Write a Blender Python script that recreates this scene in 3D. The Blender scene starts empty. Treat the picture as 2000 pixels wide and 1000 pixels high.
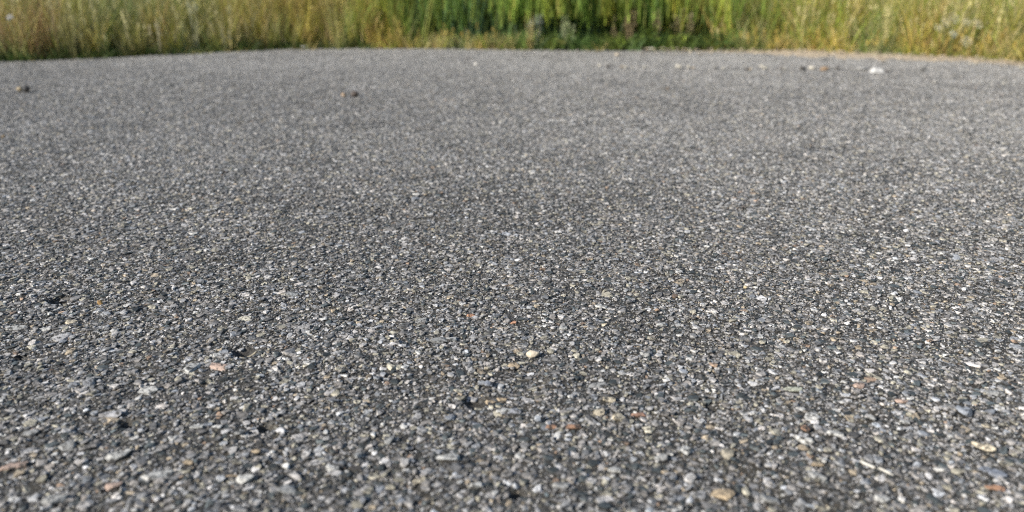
import bpy, bmesh, math, random
import numpy as np
from mathutils import Vector, Matrix, noise as mnoise

random.seed(11)
rng = np.random.default_rng(11)
S = bpy.context.scene
COL = S.collection

# ------------------------------------------------------------------ camera
CAM_H = 0.30
FPX = 1500.0                       # focal length in pixels of the 2000 px wide photograph
PITCH = math.atan(550.0 / FPX)
cam_data = bpy.data.cameras.new('camera')
cam_data.sensor_width = 36.0
cam_data.lens = 27.0
cam_data.clip_start = 0.02
cam_data.clip_end = 800.0
cam_data.dof.use_dof = True
cam_data.dof.focus_distance = 0.74
cam_data.dof.aperture_fstop = 27.0 / 5.7
cam = bpy.data.objects.new('camera', cam_data)
COL.objects.link(cam)
cam.location = (0, 0, CAM_H)
cam.rotation_euler = (math.pi / 2 - PITCH, 0, 0)
S.camera = cam

# ------------------------------------------------------------------ sky, sun, exposure
SUN_EL = math.radians(29.0)
SUN_TRAVEL = Vector((1.0, 0.62, 0.0)).normalized()     # where the light goes, seen from above
sunpos = -SUN_TRAVEL
world = bpy.data.worlds.new('World')
S.world = world
world.use_nodes = True
wn = world.node_tree.nodes
sky = wn.new('ShaderNodeTexSky')
sky.sky_type = 'NISHITA'
sky.sun_disc = False
sky.sun_elevation = SUN_EL
sky.sun_rotation = math.atan2(sunpos.x, sunpos.y)
world.node_tree.links.new(sky.outputs[0], wn['Background'].inputs[0])
wn['Background'].inputs[1].default_value = 0.075
sun_data = bpy.data.lights.new('sun', 'SUN')
sun_data.energy = 4.0
sun_data.angle = math.radians(0.5)
sun_data.color = (1.0, 0.945, 0.865)
sun = bpy.data.objects.new('sun', sun_data)
COL.objects.link(sun)
d = (SUN_TRAVEL * math.cos(SUN_EL) + Vector((0, 0, -math.sin(SUN_EL))))
sun.rotation_euler = d.to_track_quat('-Z', 'Y').to_euler()
S.view_settings.view_transform = 'Standard'
S.view_settings.look = 'None'
S.view_settings.gamma = 1.0
S.view_settings.use_curve_mapping = False
S.view_settings.exposure = 0.87
S.cycles.use_denoising = False
S.cycles.filter_width = 1.15
S.cycles.max_bounces = 5
S.cycles.transparent_max_bounces = 4


# ------------------------------------------------------------------ helpers
def ground(px, py):
    """the ground point seen at a pixel of the 2000 x 1000 photograph"""
    x = (px - 1000.0) / FPX
    a = (py - 500.0) / FPX
    dy = math.cos(PITCH) - a * math.sin(PITCH)
    dz = -math.sin(PITCH) - a * math.cos(PITCH)
    t = CAM_H / -dz
    return x * t, dy * t


def scale_at(px, py):
    """metres per photograph pixel at that ground point"""
    a = (py - 500.0) / FPX
    return CAM_H / (math.sin(PITCH) + a * math.cos(PITCH)) / FPX


def tag(o, label=None, cat=None, group=None, kind=None):
    if label: o['label'] = label
    if cat: o['category'] = cat
    if group: o['group'] = group
    if kind: o['kind'] = kind
    return o


def link(name, me, parent=None, mats=()):
    o = bpy.data.objects.new(name, me)
    COL.objects.link(o)
    if parent is not None:
        o.parent = parent
    if me is not None:
        for m in mats:
            if m.name not in [x.name for x in me.materials if x]:
                me.materials.append(m)
    return o


def np_mesh(name, verts, faces_flat, loop_tot, smooth=False):
    """mesh from numpy arrays; faces all have loop_tot corners"""
    me = bpy.data.meshes.new(name)
    nv, nf = len(verts), len(faces_flat) // loop_tot
    me.vertices.add(nv)
    me.vertices.foreach_set('co', np.ascontiguousarray(verts, dtype=np.float32).ravel())
    me.loops.add(nf * loop_tot)
    me.loops.foreach_set('vertex_index', np.ascontiguousarray(faces_flat, dtype=np.int32).ravel())
    me.polygons.add(nf)
    me.polygons.foreach_set('loop_start', np.arange(0, nf * loop_tot, loop_tot, dtype=np.int32))
    me.polygons.foreach_set('loop_total', np.full(nf, loop_tot, dtype=np.int32))
    me.update(calc_edges=True)
    if smooth:
        me.polygons.foreach_set('use_smooth', np.ones(nf, dtype=bool))
    return me


_tab = rng.random((256, 256))


def vnoise(x, y, seed=0):
    """tiling value noise, one cell per unit, -1..1"""
    x = x + seed * 37.7; y = y + seed * 91.3
    xi = np.floor(x).astype(np.int64); yi = np.floor(y).astype(np.int64)
    fx = x - xi; fy = y - yi
    fx = fx * fx * (3 - 2 * fx); fy = fy * fy * (3 - 2 * fy)
    a = _tab[xi & 255, yi & 255]; b = _tab[(xi + 1) & 255, yi & 255]
    c = _tab[xi & 255, (yi + 1) & 255]; e = _tab[(xi + 1) & 255, (yi + 1) & 255]
    return ((a * (1 - fx) + b * fx) * (1 - fy) + (c * (1 - fx) + e * fx) * fy) * 2 - 1


PITS = []          # (x, y, radius x, radius y, depth): small holes where stones have broken out
for (px, py, wpx, dep) in [(116, 589, 34, .009), (478, 690, 44, .006), (930, 790, 46, .0045),
                           (812, 880, 22, .007), (1390, 800, 26, .006), (40, 700, 22, .008),
                           (250, 835, 30, .006), (520, 838, 28, .007), (1010, 970, 30, .006)]:
    gx, gy = ground(px, py)
    w = wpx * scale_at(px, py)
    PITS.append((gx, gy, w * .55, w * .55, dep))


def base_z(x, y):
    """height of the bitumen surface"""
    z = 0.0035 * vnoise(x / .55, y / .55, 1) + 0.0012 * vnoise(x / .09, y / .09, 2)
    z = z + 0.0007 * vnoise(x / .022, y / .022, 3) + 0.0006 * vnoise(x / .008, y / .008, 4)
    z = z + 0.0004 * vnoise(x / .0035, y / .0035, 5)
    for (cx, cy, rx, ry, dep) in PITS:
        z = z - dep * np.exp(-(((x - cx) / rx) ** 2 + ((y - cy) / ry) ** 2) ** 2)
    return z


# ------------------------------------------------------------------ materials
def new_mat(name):
    m = bpy.data.materials.new(name)
    m.use_nodes = True
    nt = m.node_tree
    return m, nt, nt.nodes['Principled BSDF']


def N(nt, t, **kw):
    n = nt.nodes.new(t)
    for k, v in kw.items():
        setattr(n, k, v)
    return n


def mixcol(nt, fac, a, b, mode='MIX'):
    n = N(nt, 'ShaderNodeMix', data_type='RGBA', blend_type=mode)
    for sock, v in ((n.inputs[0], fac), (n.inputs[6], a), (n.inputs[7], b)):
        if hasattr(v, 'is_output'):
            nt.links.new(v, sock)
        else:
            sock.default_value = v if not isinstance(v, tuple) else (*v[:3], 1)
    return n.outputs[2]


def ramp(nt, src, stops):
    r = N(nt, 'ShaderNodeValToRGB')
    e = r.color_ramp.elements
    while len(e) < len(stops):
        e.new(.5)
    for k, (p, c) in enumerate(stops):
        e[k].position = p
        e[k].color = (*c, 1) if isinstance(c, tuple) else (c, c, c, 1)
    nt.links.new(src, r.inputs[0])
    return r.outputs[0]


def noise_tex(nt, vec, scale, detail=3, rough=.6):
    n = N(nt, 'ShaderNodeTexNoise')
    n.inputs['Scale'].default_value = scale
    n.inputs['Detail'].default_value = detail
    n.inputs['Roughness'].default_value = rough
    nt.links.new(vec, n.inputs['Vector'])
    return n.outputs[0]


def stone_material(name, source, stained=False):
    """crushed rock; colour from the instance, the object or a fixed value"""
    m, nt, p = new_mat(name)
    if source == 'instance':
        a = N(nt, 'ShaderNodeAttribute', attribute_type='INSTANCER', attribute_name='col')
        col = a.outputs['Color']
    elif source == 'object':
        col = N(nt, 'ShaderNodeObjectInfo').outputs['Color']
    else:
        rgb = N(nt, 'ShaderNodeRGB'); rgb.outputs[0].default_value = (*source, 1); col = rgb.outputs[0]
    geo = N(nt, 'ShaderNodeNewGeometry').outputs['Position']
    n1 = noise_tex(nt, geo, 420, 4, .65)
    n2 = noise_tex(nt, geo, 1600, 2, .6)
    f = ramp(nt, n1, [(.28, .55), (.5, 1.0), (.75, 1.3)])
    c1 = mixcol(nt, 1.0, col, f, 'MULTIPLY')
    f2 = ramp(nt, n2, [(.3, .72), (.55, 1.0), (.72, 1.22)])
    c2 = mixcol(nt, 1.0, c1, f2, 'MULTIPLY')
    n3 = noise_tex(nt, geo, 210, 5, .72)
    stain = ramp(nt, n3, [(.39, 0.0), (.51, 1.0)])
    c2 = mixcol(nt, stain, (.034, .032, .028), c2) if stained else c2
    nt.links.new(c2, p.inputs['Base Color'])
    p.inputs['Roughness'].default_value = .62
    p.inputs['Specular IOR Level'].default_value = .45
    add = N(nt, 'ShaderNodeMath', operation='ADD')
    nt.links.new(n1, add.inputs[0]); nt.links.new(n2, add.inputs[1])
    b = N(nt, 'ShaderNodeBump'); b.inputs['Strength'].default_value = .55; b.inputs['Distance'].default_value = .0009
    nt.links.new(add.outputs[0], b.inputs['Height'])
    nt.links.new(b.outputs[0], p.inputs['Normal'])
    return m


M_INST = stone_material('crushed_stone', 'instance', True)
M_OBJ = stone_material('picked_stone', 'object', True)

# bitumen: near black binder full of fine mineral dust and specks
M_BIT, nt, p = new_mat('asphalt')
geo = N(nt, 'ShaderNodeNewGeometry').outputs['Position']
n_fine = noise_tex(nt, geo, 1100, 3, .7)
n_mid = noise_tex(nt, geo, 240, 4, .65)
n_big = noise_tex(nt, geo, 4.0, 4, .6)
c0 = ramp(nt, n_fine, [(.34, (.014, .013, .012)), (.52, (.036, .033, .028)), (.64, (.11, .104, .09)), (.74, (.36, .34, .29))])
vor = N(nt, 'ShaderNodeTexVoronoi', feature='F1'); vor.inputs['Scale'].default_value = 190
nt.links.new(geo, vor.inputs['Vector'])
cell = ramp(nt, vor.outputs['Color'], [(.15, (.05, .05, .052)), (.45, (.14, .14, .138)), (.75, (.27, .265, .255)), (1., (.36, .34, .30))])
inside = ramp(nt, vor.outputs['Distance'], [(.30, 1.0), (.48, 0.0)])
c1 = mixcol(nt, inside, c0, cell)
c1b = mixcol(nt, .42, c0, c1)
f = ramp(nt, n_big, [(.3, .85), (.7, 1.15)])
dirt = ramp(nt, noise_tex(nt, geo, 26, 4, .65), [(.50, 0.0), (.68, .42)])
c1b = mixcol(nt, dirt, c1b, (.115, .095, .062))
c2 = mixcol(nt, 1.0, c1b, f, 'MULTIPLY')
nt.links.new(c2, p.inputs['Base Color'])
p.inputs['Roughness'].default_value = .6
p.inputs['Specular IOR Level'].default_value = .4
add = N(nt, 'ShaderNodeMath', operation='ADD')
nt.links.new(n_fine, add.inputs[0]); nt.links.new(n_mid, add.inputs[1])
b = N(nt, 'ShaderNodeBump'); b.inputs['Strength'].default_value = .8; b.inputs['Distance'].default_value = .0016
nt.links.new(add.outputs[0], b.inputs['Height'])
nt.links.new(b.outputs[0], p.inputs['Normal'])

M_SOIL, nt, p = new_mat('soil')
geo = N(nt, 'ShaderNodeNewGeometry').outputs['Position']
c = ramp(nt, noise_tex(nt, geo, 9, 6, .7), [(.3, (.05, .04, .02)), (.55, (.11, .085, .045)), (.75, (.07, .08, .025))])
nt.links.new(c, p.inputs['Base Color']); p.inputs['Roughness'].default_value = .95
b = N(nt, 'ShaderNodeBump'); b.inputs['Strength'].default_value = .7; b.inputs['Distance'].default_value = .01
nt.links.new(noise_tex(nt, geo, 60, 5, .7), b.inputs['Height']); nt.links.new(b.outputs[0], p.inputs['Normal'])

M_SAND, nt, p = new_mat('sand')
geo = N(nt, 'ShaderNodeNewGeometry').outputs['Position']
c = ramp(nt, noise_tex(nt, geo, 160, 5, .75), [(.3, (.24, .19, .13)), (.5, (.42, .34, .24)), (.7, (.56, .48, .37))])
nt.links.new(c, p.inputs['Base Color']); p.inputs['Roughness'].default_value = .95
b = N(nt, 'ShaderNodeBump'); b.inputs['Strength'].default_value = .8; b.inputs['Distance'].default_value = .004
nt.links.new(noise_tex(nt, geo, 260, 4, .7), b.inputs['Height']); nt.links.new(b.outputs[0], p.inputs['Normal'])


def plant_material(name, trans=.35):
    m, nt, p = new_mat(name)
    a = N(nt, 'ShaderNodeAttribute', attribute_type='GEOMETRY', attribute_name='col')
    geo = N(nt, 'ShaderNodeNewGeometry').outputs['Position']
    f = ramp(nt, noise_tex(nt, geo, 55, 3, .6), [(.3, .75), (.7, 1.22)])
    c = mixcol(nt, 1.0, a.outputs['Color'], f, 'MULTIPLY')
    nt.links.new(c, p.inputs['Base Color'])
    p.inputs['Roughness'].default_value = .55
    p.inputs['Specular IOR Level'].default_value = .3
    tr = N(nt, 'ShaderNodeBsdfTranslucent'); nt.links.new(c, tr.inputs['Color'])
    mx = N(nt, 'ShaderNodeMixShader'); mx.inputs[0].default_value = trans
    nt.links.new(p.outputs[0], mx.inputs[1]); nt.links.new(tr.outputs[0], mx.inputs[2])
    nt.links.new(mx.outputs[0], nt.nodes['Material Output'].inputs['Surface'])
    return m


M_PLANT = plant_material('plant')


def plain(name, col, rough=.8):
    m, nt, p = new_mat(name)
    geo = N(nt, 'ShaderNodeNewGeometry').outputs['Position']
    f = ramp(nt, noise_tex(nt, geo, 300, 4, .65), [(.3, .7), (.5, 1.0), (.72, 1.2)])
    rgb = N(nt, 'ShaderNodeRGB'); rgb.outputs[0].default_value = (*col, 1)
    nt.links.new(mixcol(nt, 1.0, rgb.outputs[0], f, 'MULTIPLY'), p.inputs['Base Color'])
    p.inputs['Roughness'].default_value = rough
    b = N(nt, 'ShaderNodeBump'); b.inputs['Strength'].default_value = .4; b.inputs['Distance'].default_value = .001
    nt.links.new(noise_tex(nt, geo, 700, 3, .6), b.inputs['Height']); nt.links.new(b.outputs[0], p.inputs['Normal'])
    return m


# ------------------------------------------------------------------ the ground and the asphalt
EDGE_PX = [(-420, 141), (-200, 131), (0, 122), (200, 112.5), (400, 103), (540, 97.5), (620, 95.5), (760, 95), (1000, 96.5),
           (1200, 98), (1400, 100.5), (1560, 104), (1700, 109), (1800, 114), (1900, 119), (2000, 126), (2200, 138), (2450, 155)]
_ex = np.array([e[0] for e in EDGE_PX], float); _ey = np.array([e[1] for e in EDGE_PX], float)


def edge(px):
    return ground(px, float(np.interp(px, _ex, _ey)))


def edge_dist_by_angle():
    pts = [edge(px) for px in np.linspace(-420, 2450, 400)]
    ang = np.array([math.atan2(x, y) for x, y in pts]); r = np.array([math.hypot(x, y) for x, y in pts])
    return ang, r


EA, ER = edge_dist_by_angle()


def inside_edge(x, y, margin=0.0):
    a = np.arctan2(x, y)
    return np.hypot(x, y) < np.interp(a, EA, ER) - margin


bm = bmesh.new()
bmesh.ops.create_grid(bm, x_segments=40, y_segments=40, size=300)
for v in bm.verts:
    v.co.z = -0.035
gme = bpy.data.meshes.new('ground'); bm.to_mesh(gme); bm.free()
ground_o = link('ground', gme, None, [M_SOIL])
tag(ground_o, 'brown soil under the grass beyond the asphalt', None, None, 'structure')

# a fan of columns from behind the camera out to the ragged edge
NCOL, NROW = 420, 430
pxs = np.concatenate([np.linspace(-420, -60, 30, endpoint=False), np.linspace(-60, 2060, NCOL - 60, endpoint=False), np.linspace(2060, 2450, 30)])
E = np.array([edge(px) for px in pxs])
rag = 0.016 * vnoise(pxs / 9.0, pxs * 0, 7) + 0.020 * vnoise(pxs / 60.0, pxs * 0, 8)
rE = np.hypot(E[:, 0], E[:, 1])
E = E * (1 + rag / rE)[:, None]
tt = np.concatenate([[0], np.geomspace(.30, 3.4, NROW - 1) / 3.4])
t0 = .062
rows = np.concatenate([[0.0, .03], np.geomspace(t0, 1.0, NROW - 2)])
# near ends lie on a line just behind the lens' ground point
near = np.stack([np.linspace(-.28, .28, len(pxs)), np.full(len(pxs), .0)], 1)
P = near[None] * (1 - rows)[:, None, None] + E[None] * rows[:, None, None]
Z = base_z(P[..., 0], P[..., 1])
verts = np.concatenate([P.reshape(-1, 2), Z.reshape(-1, 1)], 1)
nr, nc = len(rows), len(pxs)
lip = np.concatenate([verts[-nc:, :2] * 1.006, np.full((nc, 1), -.05)], 1)     # broken edge going down into the soil
verts = np.concatenate([verts, lip])
i, j = np.meshgrid(np.arange(nr), np.arange(nc - 1), indexing='ij')
q = np.stack([i * nc + j, i * nc + j + 1, (i + 1) * nc + j + 1, (i + 1) * nc + j], -1).reshape(-1)
ame = np_mesh('asphalt', verts, q, 4, True)
asphalt = link('asphalt', ame, None, [M_BIT])
tag(asphalt, 'worn grey asphalt with exposed pale stones', None, None, 'structure')
# the same paving carried on round and behind the camera
far_l, far_r = edge(-420), edge(2450)
pv = [(-.28, .0, -.004), (far_l[0], far_l[1], -.004), (-7, .2, -.004), (-9, -6, -.004), (9, -6, -.004), (7, .2, -.004), (far_r[0], far_r[1], -.004), (.28, .0, -.004)]
bm = bmesh.new()
fv = [bm.verts.new(v) for v in pv]
bm.faces.new(fv[::-1])
bmesh.ops.triangulate(bm, faces=bm.faces[:])
bmesh.ops.recalc_face_normals(bm, faces=bm.faces[:])
pme = bpy.data.meshes.new('asphalt_apron'); bm.to_mesh(pme); bm.free()
tag(link('asphalt_apron', pme, asphalt, [M_BIT]), None, None, None, 'structure')


# ------------------------------------------------------------------ stones of the asphalt
def hull_stone(seed, npts=13, flat=.62, sub=0):
    r = random.Random(seed)
    bm = bmesh.new()
    ex = r.uniform(2.4, 4.5)
    for k in range(npts):
        v = Vector((r.gauss(0, 1), r.gauss(0, 1), r.gauss(0, 1))).normalized()
        s = (abs(v.x) ** ex + abs(v.y) ** ex + abs(v.z) ** ex) ** (-1 / ex)
        v = v * s * .5 * r.uniform(.82, 1.05)
        v.z = min(v.z, .5 * flat + r.uniform(-.05, .05))
        bm.verts.new(v)
    res = bmesh.ops.convex_hull(bm, input=bm.verts[:])
    junk = [g for g in res['geom_interior'] if isinstance(g, bmesh.types.BMVert)]
    bmesh.ops.delete(bm, geom=junk, context='VERTS')
    if sub:
        bmesh.ops.subdivide_edges(bm, edges=bm.edges[:], cuts=sub, use_grid_fill=True)
        for v in bm.verts:
            n = mnoise.noise(v.co * 4.0 + Vector((seed * 3.1, 0, 0)))
            v.co *= 1 + .10 * n
            v.co = v.co.lerp(v.co.normalized() * .45, .18)
    bmesh.ops.recalc_face_normals(bm, faces=bm.faces[:])
    me = bpy.data.meshes.new('stone')
    bm.to_mesh(me); bm.free()
    return me


NPROTO = 22
proto_coll = bpy.data.collections.new('stone_kinds')      # never linked: sources of the instanced stuff only
for k in range(NPROTO):
    me = hull_stone(100 + k, 15 + k % 6, .34)
    me.materials.append(M_INST)
    proto_coll.objects.link(bpy.data.objects.new('stone_kind_%02d' % k, me))


def palette(n, y=None):
    """base colours of n stones, linear"""
    u = rng.random(n)
    lum = np.clip(np.exp(rng.normal(math.log(.275), .46, n)), .065, .66)
    col = np.stack([lum, lum, lum], 1)
    cool = rng.normal(-.035, .03, n)
    col *= np.stack([1 - cool, np.ones(n), 1 + cool * 1.0], 1)
    def put(mask, base, spread=.18):
        k = mask.sum()
        f = np.exp(rng.normal(0, spread, k))[:, None]
        col[mask] = np.array(base)[None] * f
    put(u < .13, (.06, .071, .073), .4)
    put((u > .13) & (u < .23), (.36, .335, .265))
    put((u > .235) & (u < .262), (.37, .305, .22))
    put((u > .267) & (u < .274), (.31, .22, .155), .25)
    put((u > .283) & (u < .32), (.58, .57, .54), .1)
    put((u > .32) & (u < .36), (.25, .262, .28), .2)
    if y is not None:                      # brightness of the far asphalt painted into stone colour, rising with distance
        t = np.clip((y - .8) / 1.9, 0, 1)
        far_lift = (.52 * t * (1 + .4 * vnoise(y / .3, y * 0, 31)))[:, None]
        col = col * (1 - far_lift) + np.array([.46, .45, .43])[None] * far_lift
    return np.clip(col, .01, .75)


def half_width(y, margin):
    return 0.70 * np.maximum(y, .0) + .10 + margin


def scatter(y0, y1, spacing, margin, keep, jitter=.48):
    """jittered lattice in the strip y0..y1 seen by the camera (plus a margin for other positions)"""
    xm = half_width(np.array(y1), margin)
    xs = np.arange(-xm, xm, spacing); ys = np.arange(y0, y1, spacing * .866)
    X, Y = np.meshgrid(xs, ys)
    X[1::2] += spacing * .5
    X = X + rng.uniform(-jitter, jitter, X.shape) * spacing
    Y = Y + rng.uniform(-jitter, jitter, Y.shape) * spacing
    X, Y = X.ravel(), Y.ravel()
    m = (np.abs(X) < half_width(Y, margin)) & (rng.random(len(X)) < keep * np.clip(.97 + .55 * vnoise(X / .045, Y / .045, 21) * np.abs(vnoise(X / .21, Y / .21, 22)) ** .4, .45, 1.3)) & inside_edge(X, Y, .012)
    return X[m], Y[m]


# occupancy raster, 1 mm cells
OX, OY, OW, OH = -4.0, 0.0, 8000, 4200
occ = np.zeros((OH, OW), dtype=bool)


def occupied(x, y):
    ix = np.clip(((x - OX) * 1000).astype(int), 0, OW - 1); iy = np.clip(((y - OY) * 1000).astype(int), 0, OH - 1)
    return occ[iy, ix]


def stamp(xs, ys, rs):
    rmax = rs.max()
    k = int(rmax * 1000) + 1
    for dx in range(-k, k + 1):
        for dy in range(-k, k + 1):
            m = (dx * dx + dy * dy) * 1e-6 <= rs * rs
            if m.any():
                ix = np.clip(((xs[m] - OX) * 1000).astype(int) + dx, 0, OW - 1)
                iy = np.clip(((ys[m] - OY) * 1000).astype(int) + dy, 0, OH - 1)
                occ[iy, ix] = True


# stones picked out from the photograph: (px, py, width px, height px on screen, turn in degrees, colour, standing proud mm)
GREY, PALE, TAN, RUST, DARK, BLUE, CREAM, PINK = ((.30, .30, .29), (.46, .455, .43), (.42, .33, .22), (.35, .205, .13),
                                                   (.06, .062, .07), (.23, .25, .29), (.50, .44, .33), (.42, .31, .25))
PICKED = [
    (1120, 846, 30, 12, 0, RUST, 2.5), (1075, 843, 22, 9, 10, RUST, 2), (1245, 818, 28, 10, 0, (.34, .20, .14), 2), (1573, 848, 20, 14, -40, RUST, 3),
    (1410, 975, 50, 24, 0, TAN, 3), (430, 722, 38, 16, -20, PINK, 3), (375, 725, 34, 18, 30, PALE, 3), (605, 717, 24, 14, 20, PALE, 3),
    (235, 900, 46, 16, 35, PALE, 4), (1880, 815, 26, 26, 0, (.27, .29, .32), 5), (1920, 885, 42, 12, -35, CREAM, 4), (30, 920, 50, 14, 15, PINK, 3),
    (875, 905, 44, 20, 0, PALE, 3), (1005, 722, 24, 12, -20, TAN, 3), (952, 728, 12, 8, 0, CREAM, 3), (855, 672, 34, 12, 10, GREY, 3),
    (1290, 640, 20, 9, 0, PALE, 2), (1175, 605, 28, 10, -20, PALE, 2), (290, 770, 40, 14, 15, PALE, 3), (225, 820, 34, 14, 0, (.36, .36, .37), 3),
    (310, 940, 58, 16, 12, PALE, 3.5), (225, 960, 30, 16, 20, PINK, 3), (480, 945, 34, 20, 10, PALE, 3), (110, 985, 46, 20, 15, GREY, 3),
    (135, 880, 30, 18, 20, GREY, 3), (385, 842, 26, 8, 0, PALE, 3), (425, 842, 22, 9, -10, PALE, 2.5), (1630, 858, 30, 12, -20, PALE, 3),
    (1700, 828, 16, 10, -40, GREY, 4), (1940, 775, 34, 10, -10, GREY, 3), (1765, 835, 18, 8, -15, PALE, 3), (1550, 768, 40, 9, 0, (.40, .41, .33), 2),
    (1935, 935, 52, 14, -25, BLUE, 4), (1925, 840, 18, 8, 0, CREAM, 2), (1675, 762, 22, 10, -15, PINK, 3), (1760, 790, 24, 9, -20, PINK, 2),
    (1720, 990, 30, 16, 0, PALE, 3), (1595, 945, 34, 16, -30, GREY, 3), (1570, 870, 40, 14, -35, PALE, 3), (1595, 918, 26, 8, 0, TAN, 2),
    (1940, 965, 36, 12, -20, RUST, 2), (1500, 985, 34, 18, 0, GREY, 3), (985, 812, 34, 8, 8, PALE, 3), (995, 812, 40, 9, 5, (.33, .34, .37), 2),
    (1050, 833, 12, 18, 0, (.40, .42, .44), 4), (955, 760, 18, 16, 0, BLUE, 4), (1165, 760, 40, 12, 20, GREY, 2), (1190, 790, 24, 12, -10, CREAM, 2),
    (1170, 816, 18, 18, -50, CREAM, 3), (1208, 825, 22, 20, -45, CREAM, 3), (958, 792, 20, 10, 0, TAN, 2), (980, 788, 20, 8, 0, TAN, 2),
    (1260, 700, 22, 12, -40, GREY, 3), (1100, 648, 16, 10, 0, PALE, 2), (1003, 637, 12, 6, 0, (.44, .24, .15), 2), (920, 622, 16, 7, 0, (.40, .22, .13), 2),
    (1074, 595, 14, 6, 0, GREY, 2), (572, 580, 34, 9, 15, PALE, 2), (822, 632, 26, 12, 0, GREY, 2), (880, 668, 30, 12, 20, PALE, 2),
    (500, 890, 20, 8, 0, TAN, 2), (370, 912, 18, 9, 0, TAN, 2), (700, 900, 22, 12, 30, GREY, 3), (760, 870, 20, 14, 50, GREY, 3), (650, 925, 26, 14, 0, PALE, 3),
    (1340, 890, 24, 18, 30, PALE, 3), (1290, 905, 30, 14, 10, GREY, 3), (1200, 930, 26, 14, -20, PALE, 3), (1420, 895, 26, 20, 70, (.30, .27, .21), 3),
    (1095, 960, 30, 16, 0, GREY, 3), (820, 950, 28, 14, 20, CREAM, 3), (560, 965, 34, 18, 10, GREY, 3), (930, 960, 24, 14, 0, PALE, 3), (470, 855, 20, 12, 40, GREY, 3),
    (60, 855, 34, 12, 20, GREY, 3), (90, 645, 24, 8, 0, PALE, 2), (30, 645, 40, 8, 5, PALE, 2), (140, 632, 20, 9, 0, CREAM, 2), (1180, 640, 12, 7, 0, CREAM, 2)]

bx, by, bw, bd, bh, brot, bcol, bproud = [], [], [], [], [], [], [], []
for (px, py, w, h, turn, c, pr) in PICKED:
    gx, gy = ground(px, py)
    s = scale_at(px, py)
    dist = math.hypot(math.hypot(gx, gy), CAM_H)
    fore = CAM_H / dist
    wx = w * s
    dy = max(min(h * s / fore * .75, wx * 1.5), wx * .45)
    bx.append(gx); by.append(gy); bw.append(wx * 1.1); bd.append(dy); bh.append(min(wx, dy) * .75)
    brot.append(math.radians(turn)); bcol.append(c); bproud.append(pr * .001)
# further large stones, random; the 300 that show largest become objects
X, Y = [], []
for (a, b_, sp, mg, kp) in [(.26, 3.5, .028, .75, .72)]:
    x_, y_ = scatter(a, b_, sp, mg, kp); X.append(x_); Y.append(y_)
X = np.concatenate(X); Y = np.concatenate(Y)
n = len(X)
pb = np.array([bx, by]).T
keep = np.ones(n, bool)
for (qx, qy), w in zip(pb, bw):
    keep &= np.hypot(X - qx, Y - qy) > (w * .5 + .008)
for (cx, cy, rx, ry, dep) in PITS:
    keep &= np.hypot(X - cx, Y - cy) > rx + .004
X, Y = X[keep], Y[keep]; n = len(X)
W = np.clip(np.exp(rng.normal(math.log(.0090), .25, n)), .006, .016)
D = W * rng.uniform(.5, 1.0, n)
H = np.minimum(W, D) * rng.uniform(.6, .95, n)
R = rng.uniform(0, math.tau, n)
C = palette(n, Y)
PR = np.clip(rng.normal(.0012, .0006, n), .0004, .0028)
dist = np.hypot(np.hypot(X, Y), CAM_H)
big_px = np.where((np.abs(X) < .667 * Y * .99) & (Y > .38), W / dist, 0)
order = np.argsort(-big_px)
n_obj = 300 - len(PICKED)
own, rest = order[:n_obj], order[n_obj:]

stone_meshes = []
for k in range(14):
    me = hull_stone(300 + k, 22, .42)
    me.materials.append(M_OBJ)
    stone_meshes.append(me)


def stone_part(x, y, w, dd, h, rot, c, proud, me, tilt=.16):
    o = bpy.data.objects.new('stone', me)
    COL.objects.link(o)
    o.parent = asphalt
    z = float(base_z(np.array([x]), np.array([y]))[0])
    o.location = (x, y, z + proud - h * .23)
    o.rotation_euler = (random.gauss(0, tilt), random.gauss(0, tilt), rot)
    o.scale = (w, dd, h)
    o.color = (*[float(v) for v in c], 1)
    return o


for k in range(len(PICKED)):
    stone_part(bx[k], by[k], bw[k], bd[k], bh[k], brot[k], bcol[k], bproud[k], stone_meshes[k % 14], .08)
for k in own:
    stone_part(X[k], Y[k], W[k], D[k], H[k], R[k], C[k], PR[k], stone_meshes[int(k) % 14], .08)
stamp(np.array(bx + list(X)), np.array(by + list(Y)), np.array([.42 * (a + b_) * .5 for a, b_ in zip(bw, bd)] + list(.42 * (W + D) * .5)))

pts = {'x': [X[rest]], 'y': [Y[rest]], 'w': [W[rest]], 'd': [D[rest]], 'h': [H[rest]], 'r': [R[rest]], 'c': [C[rest]], 'p': [PR[rest]]}


def layer(y0, y1, spacing, keep, wmu, wsig, wlo, whi, margin, proud, respect=True, do_stamp=True, inpit=False):
    x, y = scatter(y0, y1, spacing, margin, keep)
    if respect:
        m = ~occupied(x, y)
        x, y = x[m], y[m]
    if not inpit:
        m = np.ones(len(x), bool)
        for (cx, cy, rx, ry, dep) in PITS:
            m &= ((x - cx) / rx) ** 2 + ((y - cy) / ry) ** 2 > .8
        x, y = x[m], y[m]
    k = len(x)
    w = np.clip(np.exp(rng.normal(math.log(wmu), wsig, k)), wlo, whi)
    dd = w * rng.uniform(.5, 1.05, k)
    h = np.minimum(w, dd) * rng.uniform(.6, 1.0, k)
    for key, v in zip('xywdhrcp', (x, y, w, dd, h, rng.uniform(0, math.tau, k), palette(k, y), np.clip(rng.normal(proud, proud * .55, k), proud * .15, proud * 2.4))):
        pts[key].append(v)
    if do_stamp and k:
        stamp(x, y, .31 * (w + dd) * .5)


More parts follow.
